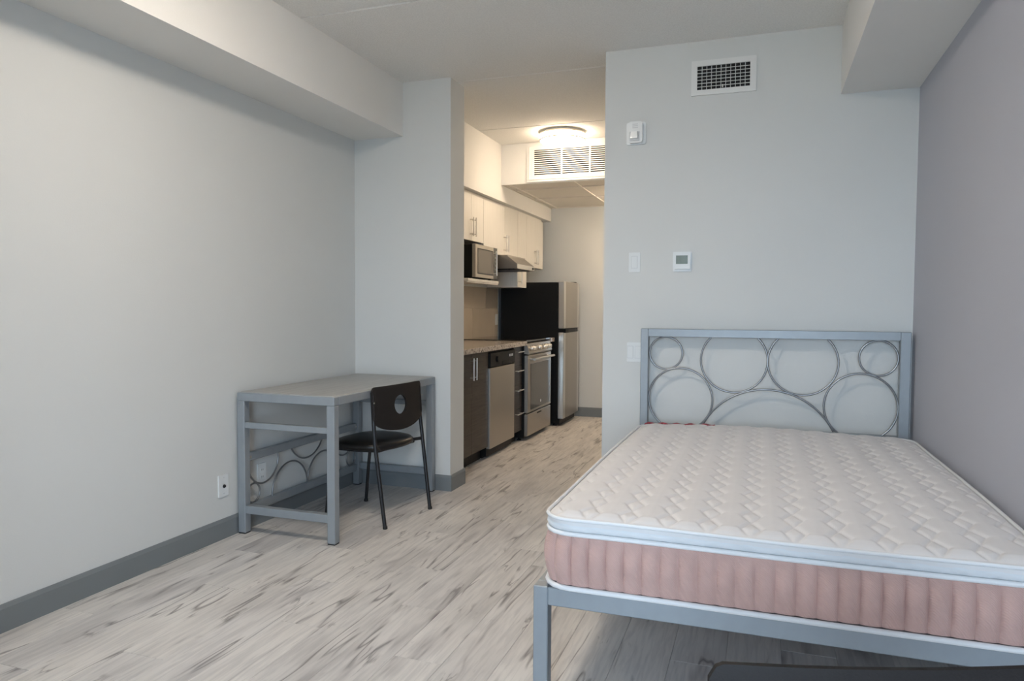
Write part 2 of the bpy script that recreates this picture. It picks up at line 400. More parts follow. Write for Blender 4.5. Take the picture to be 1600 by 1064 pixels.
make('side_rail', MB().box(HX0, HX0+.045, FY+.047, HY0, .310, .368, .003), 'steel_paint', bed)
make('side_rail', MB().box(HX1-.045, HX1, FY+.047, HY0, .310, .368, .003), 'steel_paint', bed)
for i in range(9): make('slat', MB().box(HX0+.045, HX1-.045, 2.26+i*.215, 2.32+i*.215, .345, .367), 'steel_paint', bed)
for x in (HX0+.0235, HX1-.0235): make('foot_cap', MB().box(x-.0245, x+.0245, FY-.001, FY+.048, 0, .006), 'foot_rubber', bed)

# ------------------------------------------------------------------ mattress
MX0, MX1, MY0, MY1 = -.628, .722, 2.052, 3.985
mcx, mcy = (MX0+MX1)/2, (MY0+MY1)/2; mhx, mhy = (MX1-MX0)/2, (MY1-MY0)/2
mat_ = thing('mattress', 'cream pillow top mattress with quilted diamonds and pink ribbed sides', 'mattress', (mcx, mcy, .368))
CR = .10
def perim(inset, spacing, rad=CR):
    """closed rounded-rectangle outline: points, outward normals"""
    hx, hy, r = mhx-inset, mhy-inset, max(rad-inset, .02); segs = []
    L1, L2, La = 2*(hx-r), 2*(hy-r), PI/2*r; tot = 2*L1+2*L2+4*La; n = int(round(tot/spacing)); P = []; Nn = []
    for i in range(n):
        s = i*tot/n
        for k, (ln, kind) in enumerate(((L1, 0), (La, 1), (L2, 2), (La, 3), (L1, 4), (La, 5), (L2, 6), (La, 7))):
            if s < ln or k == 7: break
            s -= ln
        if kind == 0: p, q = (-hx+r+s, -hy), (0, -1)
        elif kind == 1: a = -PI/2+s/r; q = (math.cos(a), math.sin(a)); p = (hx-r+r*q[0], -hy+r+r*q[1])
        elif kind == 2: p, q = (hx, -hy+r+s), (1, 0)
        elif kind == 3: a = s/r; q = (math.cos(a), math.sin(a)); p = (hx-r+r*q[0], hy-r+r*q[1])
        elif kind == 4: p, q = (hx-r-s, hy), (0, 1)
        elif kind == 5: a = PI/2+s/r; q = (math.cos(a), math.sin(a)); p = (-hx+r+r*q[0], hy-r+r*q[1])
        elif kind == 6: p, q = (-hx, hy-r-s), (-1, 0)
        else: a = PI+s/r; q = (math.cos(a), math.sin(a)); p = (-hx+r+r*q[0], -hy+r+r*q[1])
        P.append((mcx+p[0], mcy+p[1])); Nn.append(q)
    return P, Nn, tot
def wob(x, y): return .004*math.sin(5.1*x+2.0*y)+.003*math.sin(3.3*y-4*x+1.0)
# ribbed pink border
P, Nn, tot = perim(.014, .0044); ch = round(tot/.0525); mb = MB(); rows = 9; n = len(P); vs = []
for j in range(rows):
    t = j/(rows-1); z = .398+t*(.547-.398)
    for i in range(n):
        ph = (i/n*ch) % 1.0; rib = .014*(1-math.exp(-(min(ph, 1-ph)/.10)**.9))+.003*math.sin(PI*ph)
        k = rib*(math.sin(PI*min(max(t, .04), .96))**.5)+.006*math.sin(PI*t)
        vs.append((P[i][0]+Nn[i][0]*k, P[i][1]+Nn[i][1]*k, z))
fs = [(j*n+i, j*n+(i+1) % n, (j+1)*n+(i+1) % n, (j+1)*n+i) for j in range(rows-1) for i in range(n)]
fs += [tuple(range(n))[::-1], tuple(range((rows-1)*n, rows*n))]
make('border_panel', MB().add(vs, fs), 'pink', mat_, 50)
def cord(name, inset, z, r, m='piping', wb=1.0):
    P, Nn, tot = perim(inset, .03)
    make(name, MB().tube([(x, y, z+wb*wob(x, y)) for x, y in P], r, 8, True), m, mat_, 60)
cord('piping', .006, .3885, .0085, wb=.3); cord('piping', .008, .553, .0075, wb=.6); cord('piping', .005, .596, .0060)
# pillow-top side band
P, Nn, tot = perim(.016, .012); n = len(P); vs = []; rows = 7
for j in range(rows):
    t = j/(rows-1)
    for i in range(n):
        x, y = P[i]; ph = (i/n*tot/.085+t*.9) % 1.0; k = .010*math.sin(PI*t)+.004*abs(math.sin(PI*ph))*math.sin(PI*t)
        vs.append((x+Nn[i][0]*k, y+Nn[i][1]*k, .556+t*.036+wob(x, y)*(.6+.4*t)))
fs = [(j*n+i, j*n+(i+1) % n, (j+1)*n+(i+1) % n, (j+1)*n+i) for j in range(rows-1) for i in range(n)]
fs += [tuple(range(n))[::-1], tuple(range((rows-1)*n, rows*n))]
make('side_band', MB().add(vs, fs), 'band_white', mat_, 60)
# quilted top
nx, ny = 300, 420
u = np.linspace(-1, 1, nx); v = np.linspace(-1, 1, ny)
# denser towards the rim
hx, hy = mhx-.004, mhy-.004
X, Y = np.meshgrid(u*hx, v*hy, indexing='ij')
e = np.minimum(hx-np.abs(X), hy-np.abs(Y))
ax, ay = np.abs(X)-(hx-CR), np.abs(Y)-(hy-CR); cm = (ax > 0) & (ay > 0)
hyp = np.hypot(ax, ay); mxx = np.maximum(ax, ay); k = np.where(cm, mxx/np.maximum(hyp, 1e-9), 1)
X2 = np.where(cm, np.sign(X)*(hx-CR+ax*k), X); Y2 = np.where(cm, np.sign(Y)*(hy-CR+ay*k), Y)
R_ = .032; tt = np.clip(1-e/R_, 0, 1); roll = .020*(1-np.sqrt(np.clip(1-tt**2, 0, 1)))
pitch_x, amp, per = .1155, .027, .246
cxs = np.round((X2-.051)/pitch_x)*pitch_x+.051; dx = X2-cxs
tri = (2*np.abs(((Y2/per+.152) % 1.0)*2-1)-1)*amp
slope = 1/np.sqrt(1+(4*amp/per)**2)
d = np.minimum(np.abs(dx-tri), np.abs(dx+tri))*slope
puff = .0085*(1-np.exp(-(d/.0062)**1.2))
big = .004*np.clip(np.abs(dx)/(pitch_x/2), 0, 1)**.7
dome = .012*(1-(X2/hx)**4)*(1-(Y2/hy)**4)
fade = np.clip(e/.05, 0, 1)
Z = .599+dome-roll+(puff+big)*fade-.006*(1-fade)*0
WX, WY = X2+mcx, Y2+mcy
Z = Z+.004*np.sin(5.1*WX+2.0*WY)+.003*np.sin(3.3*WY-4*WX+1.0)
vs = np.stack([WX, WY, Z], -1).reshape(-1, 3).tolist()
idx = np.arange(nx*ny).reshape(nx, ny)
fs = np.stack([idx[:-1, :-1], idx[1:, :-1], idx[1:, 1:], idx[:-1, 1:]], -1).reshape(-1, 4).tolist()
o = make('quilted_top', MB().add(vs, fs), 'ticking', mat_, 80)
# red printed strip hanging on at the head end
vs = []; fs = []
for i in range(25):
    x = -.60+i*.0155
    for q, (dy, dz) in enumerate(((-.006, .003), (.020, .006), (.034, -.012))):
        vs.append((x, MY1-.012+dy-(.03 if i == 0 else 0), .600+dz+.004*math.sin(i*1.3)+wob(x, MY1)))
for i in range(24):
    for q in range(2): fs.append((i*3+q, (i+1)*3+q, (i+1)*3+q+1, i*3+q+1))
o = make('printed_strip', MB().add(vs, fs), 'label_red', mat_, 60); o['label'] = 'red printed strip at the head end'
sm = o.modifiers.new('thick', 'SOLIDIFY'); sm.thickness = .002

# ------------------------------------------------------------------ desk
DX0, DX1, DY0, DY1, DT = -2.668, -2.060, 3.145, 4.348, .770
LT = .046
desk = thing('desk', 'silver grey metal desk with wood look top in the corner', 'desk', ((DX0+DX1)/2, (DY0+DY1)/2, 0))
for x in (DX0, DX1-LT):
    for y in (DY0, DY1-LT):
        lg = make('leg', MB().box(x, x+LT, y, y+LT, .006, DT-.046, .003), 'steel_paint', desk)
        make('foot_cap', MB().box(x+.002, x+LT-.002, y+.002, y+LT-.002, 0, .006), 'foot_rubber', lg)
make('top_rail', MB().box(DX0, DX1, DY0, DY0+LT, DT-.046, DT, .003), 'steel_paint', desk)
make('top_rail', MB().box(DX0, DX1, DY1-LT, DY1, DT-.046, DT, .003), 'steel_paint', desk)
make('top_rail', MB().box(DX0, DX0+LT, DY0+LT, DY1-LT, DT-.046, DT, .003), 'steel_paint', desk)
make('top_rail', MB().box(DX1-LT, DX1, DY0+LT, DY1-LT, DT-.046, DT, .003), 'steel_paint', desk)
make('tabletop', MB().box(DX0+.012, DX1-.012, DY0+.012, DY1-.012, DT-.01, DT+.003, .002), 'laminate', desk)
for y in (DY0+.004, DY1-.004-.03):
    make('end_rail', MB().box(DX0+LT, DX1-LT, y, y+.03, .578, .610, .002), 'steel_paint', desk)
    make('end_rail', MB().box(DX0+LT, DX1-LT, y, y+.038, .112, .155, .002), 'steel_paint', desk)
make('back_rail', MB().box(DX0+.004, DX0+.034, DY0+LT, DY1-LT, .388, .432, .002), 'steel_paint', desk)
make('back_rail', MB().box(DX0+.004, DX0+.034, DY0+LT, DY1-LT, .100, .146, .002), 'steel_paint', desk)
for y in (DY0+LT+.015, DY1-LT-.015):
    make('bolt', MB().lathe([(.0075, 0), (.0075, .003), (.004, .005)], (DX0+.034, y, .410), 12, 0), 'chrome', desk, 40)
ym = (DY0+DY1)/2
for sg in (-1, 1):
    for dy, cz, r in ((.499, .200, .053), (.412, .368, .131), (.170, .140, .170)):
        path, cl = arc_between(ym+sg*dy, cz, r, 'X', DX0+.019, .142, .392)
        make('ring', MB().tube(path, .0052, 8, cl), 'rod', desk, 60)
path, cl = arc_between(ym, .487, .187, 'X', DX0+.019, .142, .392)
make('ring', MB().tube(path, .0052, 8, cl), 'rod', desk, 60)

# ------------------------------------------------------------------ chairs (local: forward +Y)
def build_chair(label, group):
    t = thing('stacking_chair', label, 'chair', (0, 0, 0), group)
    def pt(sg, z):   # rear post line
        if z < .46: k = z/.46; return (sg*(.226+.006*k), -.235+.062*k, z)
        k = (z-.46)/.32; return (sg*(.232-.009*k), -.173+.038*k-.012*k*k, z)
    for sg in (-1, 1):
        make('rear_post', MB().tube([pt(sg, z) for z in (.004, .15, .30, .46, .55, .64, .70, .758)], .0115, 10), 'black_frame', t, 50)
        make('front_leg', MB().tube([(sg*.186, .222, .004), (sg*.180, .198, .22), (sg*.172, .170, .405)], .0105, 10), 'black_frame', t, 50)
        make('peg', MB().tube([(sg*.236, -.174, .432), (sg*.170, -.150, .432)], .010, 10), 'black_frame', t, 50)
        for (x, y) in ((sg*.226, -.235), (sg*.186, .222)):
            make('glide', MB().lathe([(.0125, 0), (.0135, .004), (.0125, .016)], (x, y, 0), 12), 'foot_rubber', t, 40)
    make('seat_frame', MB().tube([(-.172, .170, .408), (-.176, 0, .412), (-.170, -.150, .420), (.170, -.150, .420), (.176, 0, .412), (.172, .170, .408)], .010, 8, True), 'black_frame', t, 50)
    # padded seat: superellipse plan, domed
    vs = []; fs = []; n = 48
    lev = [(.90, .415), (.985, .424), (1.0, .436), (.985, .449), (.93, .459), (.80, .467), (.55, .472), (.25, .474)]
    for s, z in lev:
        for k in range(n):
            a = 2*PI*k/n; c, q = math.cos(a), math.sin(a)
            x = math.copysign(abs(c)**.72, c)*.225*s; y = math.copysign(abs(q)**.72, q)*.215*s
            x *= 1+.05*(y/.215); dip = -.010*max(0, (y/.215))**2
            vs.append((x, y+.015, z+(dip if z > .45 else dip*.6)))
    for j in range(len(lev)-1):
        for k in range(n): fs.append((j*n+k, j*n+(k+1) % n, (j+1)*n+(k+1) % n, (j+1)*n+k))
    fs += [tuple(range(n))[::-1], tuple(range((len(lev)-1)*n, len(lev)*n))]
    make('seat', MB().add(vs, fs), 'black_vinyl', t, 60)
    # moulded backrest with an oval opening: outline -> hole bridged, curved in plan
    n = 64; W2 = .238
    def outline(a):
        c, q = math.cos(a), math.sin(a)
        # ray-march to the outline in (x,z) about the opening's centre (0,.668)
        lo, hi = 0, .5
        def inside(x, z):
            if abs(x) > W2 or z > .786: return False
            rr = .022
            if z > .786-rr and abs(x) > W2-rr and math.hypot(abs(x)-(W2-rr), z-(.786-rr)) > rr: return False
            bot = .605-.082*math.sqrt(max(0, 1-(abs(x)/W2)**2.0))
            return z > bot
        for _ in range(40):
            mid = (lo+hi)/2
            if inside(c*mid, .668+q*mid): lo = mid
            else: hi = mid
        return c*lo, .668+q*lo
    def curve(x, z):   # depth of the shell: hollow to the sitter
        k = (z-.46)/.32
        return -.173+.038*k-.012*k*k-.016*(1-(x/W2)**2)-.006
    vs = []; fs = []; rings = 7
    angs = [2*PI*k/n for k in range(n)]
    angs = sorted(angs+[math.atan2(.786-.668, W2), math.atan2(.786-.668, -W2), math.atan2(.605-.668, W2) % (2*PI), math.atan2(.605-.668, -W2) % (2*PI)]); n = len(angs)
    for side in (0, 1):
        for j in range(rings):
            tj = j/(rings-1)
            for a in angs:
                ox, oz = outline(a); hx_, hz_ = .060*math.cos(a), .668+.056*math.sin(a)
                x, z = hx_+(ox-hx_)*tj, hz_+(oz-hz_)*tj
                th = .0065 if tj < .99 else .004
                vs.append((x, curve(x, z)+(th if side else -th), z))
    Rn = rings*n
    for side in (0, 1):
        for j in range(rings-1):
            for k in range(n): fs.append((side*Rn+j*n+k, side*Rn+j*n+(k+1) % n, side*Rn+(j+1)*n+(k+1) % n, side*Rn+(j+1)*n+k))
    for j in (0, rings-1):
        for k in range(n): fs.append((j*n+k, j*n+(k+1) % n, Rn+j*n+(k+1) % n, Rn+j*n+k))
    bk = make('backrest', MB().add(vs, fs), 'black_plastic', t, 50)
    for sg in (-1, 1):
        make('sleeve', MB().tube([(sg*(.226-.003*(z-.6)/.17), pt(1, z)[1]-.004, z) for z in (.598, .606, .66, .72, .752, .764)], [.010, .0125, .0130, .0130, .0125, .009], 12), 'black_plastic', bk, 50)
        make('screw', MB().lathe([(.005, 0), (.005, .003), (.003, .004)], (sg*.236, pt(1, .70)[1]-.020, .70), 10, 1), 'chrome', bk, 40)
    return t
ch1 = build_chair('black stacking chair with vinyl seat and oval backrest opening pulled up to the desk', 'black stacking chairs')
ch2 = copy_tree(ch1)
ch1.location = (-2.161, 3.740, 0); ch1.rotation_euler.z = math.radians(82.5)
ch2.location = (.119, 1.141, 0); ch2.rotation_euler.z = math.radians(19.2)
ch2['label'] = 'black stacking chair cropped at the bottom edge, only its backrest top showing before the bed'

# ------------------------------------------------------------------ kitchen: base units
KF = -2.085      # plane of base doors
def bar_handle(parent, p0, p1, out, r=.0055, name='handle'):
    """bar between p0 and p1, standing off along vector out"""
    p0, p1, out = Vector(p0), Vector(p1), Vector(out); d = (p1-p0); mb = MB()
    mb.tube([p0+out, p1+out], r, 10)
    for k in (.12, .88): mb.tube([p0+d*k, p0+d*k+out], r*.8, 8)
    return make(name, mb, 'chrome', parent, 50)
bc = thing('base_cabinet', 'dark wood grain base cabinet with two doors beside the dishwasher', 'cabinet', (-2.38, 5.02, 0))
make('body', MB().box(XL+.002, KF-.02, YPB+.004, 5.398, .10, .888), 'cab_body_dark', bc)
make('toe_kick', MB().box(XL+.002, KF-.07, YPB+.004, 5.398, 0, .10), 'cab_body_dark', bc)
for a, b_, hy_ in ((YPB+.006, 5.047, 5.018), (5.050, 5.396, 5.078)):
    dr = make('door', MB().box(KF-.019, KF, a, b_, .105, .880, .0015), 'cab_dark', bc)
    bar_handle(dr, (KF, hy_, .68), (KF, hy_, .85), (.032, 0, 0))
dw = thing('dishwasher', 'stainless steel dishwasher with black control panel', 'dishwasher', (-2.38, 5.71, 0))
DWX = -2.072
make('body', MB().box(XL+.01, DWX-.03, 5.402, 6.020, .02, .885), 'appliance_black', dw)
make('toe_panel', MB().box(DWX-.09, DWX-.07, 5.41, 6.015, .005, .09), 'appliance_black', dw)
dr = make('door', MB().box(DWX-.03, DWX, 5.410, 6.015, .082, .742, .004), 'steel', dw)
make('door_edge', MB().box(DWX-.031, DWX-.001, 5.405, 5.4105, .085, .740), 'steel_bright', dr)
cp = make('control_panel', MB().box(DWX-.03, DWX+.004, 5.408, 6.017, .750, .868, .004), 'appliance_black', dw)
make('dial', MB().lathe([(.024, 0), (.024, .010), (.020, .014)], (DWX+.004, 5.56, .812), 20, 0), 'appliance_black', cp, 40)
make('latch_recess', MB().box(DWX+.003, DWX+.006, 5.68, 5.84, .757, .785, .001), 'dark_hole', cp)
for i in range(3): make('button', MB().box(DWX+.004, DWX+.007, 5.86+i*.035, 5.88+i*.035, .815, .835), 'white_plastic_dim', cp)
dc_ = thing('drawer_cabinet', 'narrow dark wood grain cabinet of four drawers beside the stove', 'cabinet', (-2.38, 6.14, 0))
make('body', MB().box(XL+.002, KF-.02, 6.024, 6.262, .10, .888), 'cab_body_dark', dc_)
make('toe_kick', MB().box(XL+.002, KF-.07, 6.024, 6.262, 0, .10), 'cab_body_dark', dc_)
zz = [.105, .318, .532, .710, .882]
for a, b_ in zip(zz, zz[1:]):
    dr = make('drawer', MB().box(KF-.019, KF, 6.026, 6.260, a+.0015, b_-.0015, .0015), 'cab_dark', dc_)
    bar_handle(dr, (KF, 6.060, b_-.045), (KF, 6.225, b_-.045), (.032, 0, 0))

rg = thing('stove', 'stainless steel stove with black glass cooktop and front knobs', 'stove', (-2.36, 6.65, 0))
RX, RY0, RY1 = -2.045, 6.268, 7.028
make('body', MB().box(XL+.004, RX-.02, RY0, RY1, .03, .905), 'appliance_black', rg)
for x in (XL+.05, RX-.08):
    for y in (RY0+.04, RY1-.04): make('leveling_foot', MB().lathe([(.02, 0), (.02, .006), (.012, .01), (.012, .031)], (x, y, 0), 12), 'appliance_black', rg, 40)
make('cooktop', MB().box(XL+.004, RX+.005, RY0-.012, RY1+.010, .922, .938, .003), 'glass_black', rg)
make('cooktop_support', MB().box(XL+.006, RX-.03, RY0, RY1, .905, .922), 'appliance_black', rg)
cp = make('control_panel', MB().prism([(RX-.02, .812), (RX+.022, .805), (RX+.028, .818), (RX+.004, .905), (RX-.02, .912)], 1, RY0, RY1), 'steel', rg)
for y in (6.36, 6.44, 6.60, 6.76, 6.85, 6.94):
    kb = make('knob', MB().lathe([(.027, 0), (.027, .006), (.021, .010), (.019, .030), (.015, .034)], (RX+.014, y, .858), 20, 0), 'chrome', cp, 40)
make('display', MB().prism([(RX+.0175, .848), (RX+.0185, .848), (RX+.0125, .873), (RX+.0115, .873)], 1, 6.64, 6.72), 'glass_black', cp)
dr = make('oven_door', MB().box(RX-.02, RX+.018, RY0+.002, RY1-.002, .262, .798, .004), 'steel', rg)
make('oven_window', MB().box(RX+.017, RX+.0205, RY0+.075, RY1-.045, .285, .715, .002), 'oven_glass', dr)
hb = MB(); hb.tube([(RX+.062, RY0+.05, .760), (RX+.062, RY1-.05, .760)], .012, 12)
for y in (RY0+.08, RY1-.08): hb.tube([(RX+.016, y, .760), (RX+.062, y, .760)], .009, 8)
make('handle', hb, 'steel_bright', dr, 50)
make('emblem', MB().lathe([(.014, 0), (.014, .002), (.010, .003)], (RX+.0205, 6.66, .335), 16, 0), 'chrome', dr, 40)
dr = make('storage_drawer', MB().box(RX-.02, RX+.016, RY0+.002, RY1-.002, .045, .250, .004), 'steel', rg)
make('finger_slot', MB().box(RX+.0155, RX+.0175, 6.56, 6.70, .222, .234), 'dark_hole', dr)
fc = thing('filler_cabinet', 'thin dark wood base filler between stove and fridge', 'cabinet', (-2.38, 7.10, 0))
make('body', MB().box(XL+.002, KF-.02, 7.040, 7.178, .10, .888), 'cab_body_dark', fc)
make('front_panel', MB().box(KF-.019, KF, 7.041, 7.177, .105, .884, .0015), 'cab_dark', fc)
make('toe_kick', MB().box(XL+.002, KF-.07, 7.040, 7.178, 0, .10), 'cab_body_dark', fc)
tag(make('countertop', MB().box(XL+.002, -2.033, YPB+.003, 6.254, .889, .930, .003), 'granite'), 'long speckled granite countertop over the dishwasher', 'countertop')
tag(make('countertop', MB().box(XL+.002, -2.033, 7.040, 7.185, .889, .930, .003), 'granite'), 'short speckled granite countertop between stove and fridge', 'countertop')

# fridge
fr = thing('fridge', 'black and stainless steel fridge with freezer on top', 'fridge', (-2.30, 7.52, 0))
FX, FY0, FY1, FH = -1.935, 7.200, 7.845, 1.515
make('cabinet', MB().box(-2.640, FX-.075, FY0, FY1, .030, FH-.010, .006), 'appliance_black', fr)
for x in (-2.60, FX-.11):
    for y in (FY0+.05, FY1-.05): make('foot', MB().lathe([(.022, 0), (.022, .010), (.014, .014), (.014, .031)], (x, y, 0), 14), 'appliance_black', fr, 40)
make('grille', MB().box(FX-.09, FX-.050, FY0+.01, FY1-.01, .012, .070), 'appliance_black', fr)
for nm, z0, z1 in (('freezer_door', 1.022, FH), ('fridge_door', .078, .985)):
    d_ = make(nm, MB().box(FX-.068, FX-.006, FY0+.001, FY1-.001, z0, z1, .006), 'steel_bright', fr)
    P_ = [(FX-.006-.012*(abs(i/8-.5)*2)**3+.006, FY0+.003+(FY1-FY0-.006)*i/8) for i in range(9)]
    make('door_skin', MB().prism([(FX-.008, FY0+.003)]+P_+[(FX-.008, FY1-.003)], 2, z0+.004, z1-.004), 'steel', d_)
    zc = z0-.013 if nm == 'freezer_door' else z1+.007
    make('grip', MB().prism([(FX-.066, FY0+.004), (FX+.012, FY0+.004), (FX+.018, FY0+.10), (FX+.010, FY0+.42), (FX-.006, FY1-.06), (FX-.066, FY1-.06)], 2, zc-.013, zc+.012), 'appliance_black', d_)
make('hinge_cover', MB().box(FX-.16, FX-.03, FY1-.07, FY1-.01, FH-.008, FH+.012, .004), 'appliance_black', fr)
make('hinge_gap', MB().box(FX-.076, FX-.067, FY0+.012, FY1-.012, .08, FH-.014), 'dark_hole', fr)

# backsplash
bs = struct('wall_backsplash', MB().box(XL, XL+.006, YPB, 7.215, .930, 1.442), 'grout', 'beige tiled backsplash behind the kitchen counter', 'backsplash')
for row, (z0, z1, off) in enumerate(((.932, 1.227, 6.50), (1.229, 1.440, 6.86))):
    y = off-.604*4
    while y < 7.21:
        a, b_ = max(y, YPB+.002), min(y+.600, 7.213)
        if b_-a > .02: make('tile', MB().box(XL+.004, XL+.011, a, b_, z0, z1, .0012), 'tile', bs)
        y += .604
make('edge_trim', MB().box(XL+.001, XL+.014, 7.215, 7.224, .930, 1.442), 'steel_bright', bs)

# wall cabinets
UF = -2.352
def upper(label, y0, y1, z0, z1, splits, handles):
    t = thing('wall_cabinet', label, 'cabinet', (-2.52, (y0+y1)/2, z0), 'cream kitchen wall cabinets')
    make('body', MB().box(XL+.001, UF-.019, y0+.0005, y1-.0005, z0, z1), 'cab_white', t)
    ed = [y0]+splits+[y1]
    for k, (a, b_) in enumerate(zip(ed, ed[1:])):
        dr = make('door', MB().box(UF-.018, UF, a+.0015, b_-.0015, z0, z1-.002, .0012), 'cab_white', t)
        if handles[k] is not None: bar_handle(dr, (UF, handles[k], z0+.035), (UF, handles[k], z0+.195), (.034, 0, 0))
    return t
upper('cream two door wall cabinet right above the microwave', 5.395, 5.962, 1.806, 2.206, [5.680], [5.652, 5.708])
upper('cream wide wall cabinet above the range hood', 5.964, 6.903, 1.735, 2.206, [6.515], [6.487, 6.543])
upper('narrow cream wall cabinet hanging lower between range hood and fridge', 6.905, 7.197, 1.446, 2.206, [], [6.945])
upper('cream wall cabinet hanging over the fridge', 7.199, 7.790, 1.672, 2.206, [7.495], [7.467, 7.523])
struct('trim_1', MB().box(XL+.001, UF-.02, 5.395, 7.790, 2.206, ZS), 'cab_white', 'filler strip between wall cabinets and soffit', 'trim')

# range hood
hd = thing('range_hood', 'slim stainless range hood under the wall cabinet', 'range hood', (-2.42, 6.62, 1.60))
HXF = -2.175
make('shell', MB().prism([(XL+.012, 1.606), (HXF, 1.606), (HXF, 1.650), (-2.270, 1.722), (-2.270, 1.734), (XL+.012, 1.734)], 1, 6.372, 6.900), 'steel', hd)
make('front_lip', MB().box(HXF-.002, HXF+.004, 6.370, 6.902, 1.604, 1.648, .002), 'steel_bright', hd)
make('switch', MB().box(HXF+.003, HXF+.008, 6.83, 6.868, 1.615, 1.637, .001), 'dark_hole', hd)
make('filter', MB().box(XL+.05, HXF-.04, 6.40, 6.87, 1.598, 1.607), 'appliance_black', hd)

# shelf and microwave
sh = thing('wall_shelf', 'white shelf holding the microwave over the counter', 'shelf', (-2.48, 5.75, 1.44))
make('board', MB().box(XL+.012, -2.262, 5.395, 6.110, 1.452, 1.476, .002), 'cab_white', sh)
make('front_edge', MB().box(-2.282, -2.268, 5.397, 6.108, 1.442, 1.453), 'cab_white', sh)
make('cleat', MB().box(XL+.012, XL+.032, 5.40, 6.10, 1.442, 1.452), 'cab_white', sh)
mw = thing('microwave', 'stainless microwave with black case on the white shelf', 'microwave', (-2.45, 5.79, 1.476))
MWX, MA, MBB, MZ0, MZ1 = -2.252, 5.530, 6.045, 1.488, 1.766
make('case', MB().box(-2.615, MWX-.032, MA+.004, MBB-.004, MZ0, MZ1, .004), 'appliance_black', mw)
for x in (-2.58, MWX-.06):
    for y in (MA+.04, MBB-.04): make('foot', MB().lathe([(.014, 0), (.012, .0125)], (x, y, 1.476), 12), 'appliance_black', mw, 40)
dr = make('door', MB().box(MWX-.032, MWX, MA, 5.955, MZ0, MZ1, .003), 'steel', mw)
make('window', MB().box(MWX-.001, MWX+.002, MA+.055, 5.930, MZ0+.040, MZ1-.040, .001), 'mw_glass', dr)
make('window_frame', MB().box(MWX-.001, MWX+.0014, MA+.045, 5.940, MZ0+.032, MZ1-.032, .001), 'appliance_black', dr)
hb = MB().tube([(MWX+.026, 5.966, MZ0+.03), (MWX+.026, 5.966, MZ1-.03)], .006, 10)
for z in (MZ0+.05, MZ1-.05): hb.tube([(MWX-.002, 5.962, z), (MWX+.026, 5.966, z)], .005, 8)
make('handle', hb, 'chrome', mw, 50)
cp = make('control_panel', MB().box(MWX-.032, MWX, 5.958, MBB, MZ0, MZ1, .003), 'glass_black', mw)
make('display', MB().box(MWX-.001, MWX+.0012, 5.982, 6.030, MZ1-.055, MZ1-.030), 'lcd', cp)
for i in range(4):
    for j in range(2): make('button', MB().box(MWX-.001, MWX+.0015, 5.985+j*.024, 6.003+j*.024, MZ1-.095-i*.035, MZ1-.080-i*.035), 'button_grey', cp)

# ------------------------------------------------------------------ ceiling lamps
def ceiling_lamp(x, y, label, diff, ZC=ZC):
    t = thing('ceiling_lamp', label, 'lamp', (x, y, ZC-.11))
    make('base', MB().lathe([(.165, 0), (.170, -.010), (.170, -.020)], (x, y, ZC), 40), 'white_plastic', t, 40)
    make('upper_ring', MB().lathe([(.186, -.018), (.197, -.018), (.197, -.030), (.186, -.030)], (x, y, ZC), 40), 'chrome', t, 40)
    make('shade', MB().lathe([(.150, -.020), (.192, -.030), (.192, -.070), (.188, -.080), (.165, -.094), (.11, -.104), (.04, -.108)], (x, y, ZC), 40), diff, t, 60)
    make('lower_ring', MB().lathe([(.193, -.068), (.198, -.068), (.198, -.078), (.191, -.078)], (x, y, ZC), 40), 'chrome', t, 40)
    return t
ceiling_lamp(-1.645, 6.00, 'lit round flush ceiling lamp in front of the kitchen return grille', 'diffuser_kitchen')
ceiling_lamp(-1.30, 2.05, 'lit round flush ceiling lamp in the middle of the bedroom ceiling', 'diffuser_room')

ceiling_lamp(-1.12, 7.25, 'unseen round flush ceiling lamp added under the dropped ceiling by the entry', 'diffuser_added', ZD+.002)  # added fixture out of view, brightens the far kitchen wall

# ------------------------------------------------------------------ grilles
vg = thing('air_vent', 'white supply air vent high on the wall above the bed', 'vent', (-.229, YB, 2.535))
vx0, vx1, vz0, vz1 = -.404, -.055, 2.438, 2.631
ix0, ix1, iz0, iz1 = -.372, -.088, 2.468, 2.600
fm = MB()
for (a, b_, c, d) in ((vx0, vx1, iz1, vz1), (vx0, vx1, vz0, iz0), (vx0, ix0, iz0, iz1), (ix1, vx1, iz0, iz1)): fm.box(a, b_, YB-.010, YB, c, d)
make('frame', fm, 'slat', vg)
make('duct', MB().box(ix0, ix1, YB-.0015, YB-.0005, iz0, iz1), 'dark_hole', vg)
for i in range(1, 7):
    z = iz0+(iz1-iz0)*i/7; make('louvre', MB().prism([(YB-.010, z-.003), (YB-.009, z-.004), (YB-.002, z+.001), (YB-.003, z+.002)], 0, ix0, ix1), 'slat', vg)
for i in range(1, 11):
    x = ix0+(ix1-ix0)*i/11; make('vane', MB().box(x-.0016, x+.0016, YB-.0060, YB-.0015, iz0, iz1), 'white_plastic_dim', vg)
make('lever', MB().box(-.236, -.230, YB-.016, YB-.008, iz0+.004, iz0+.020, .001), 'slat', vg)

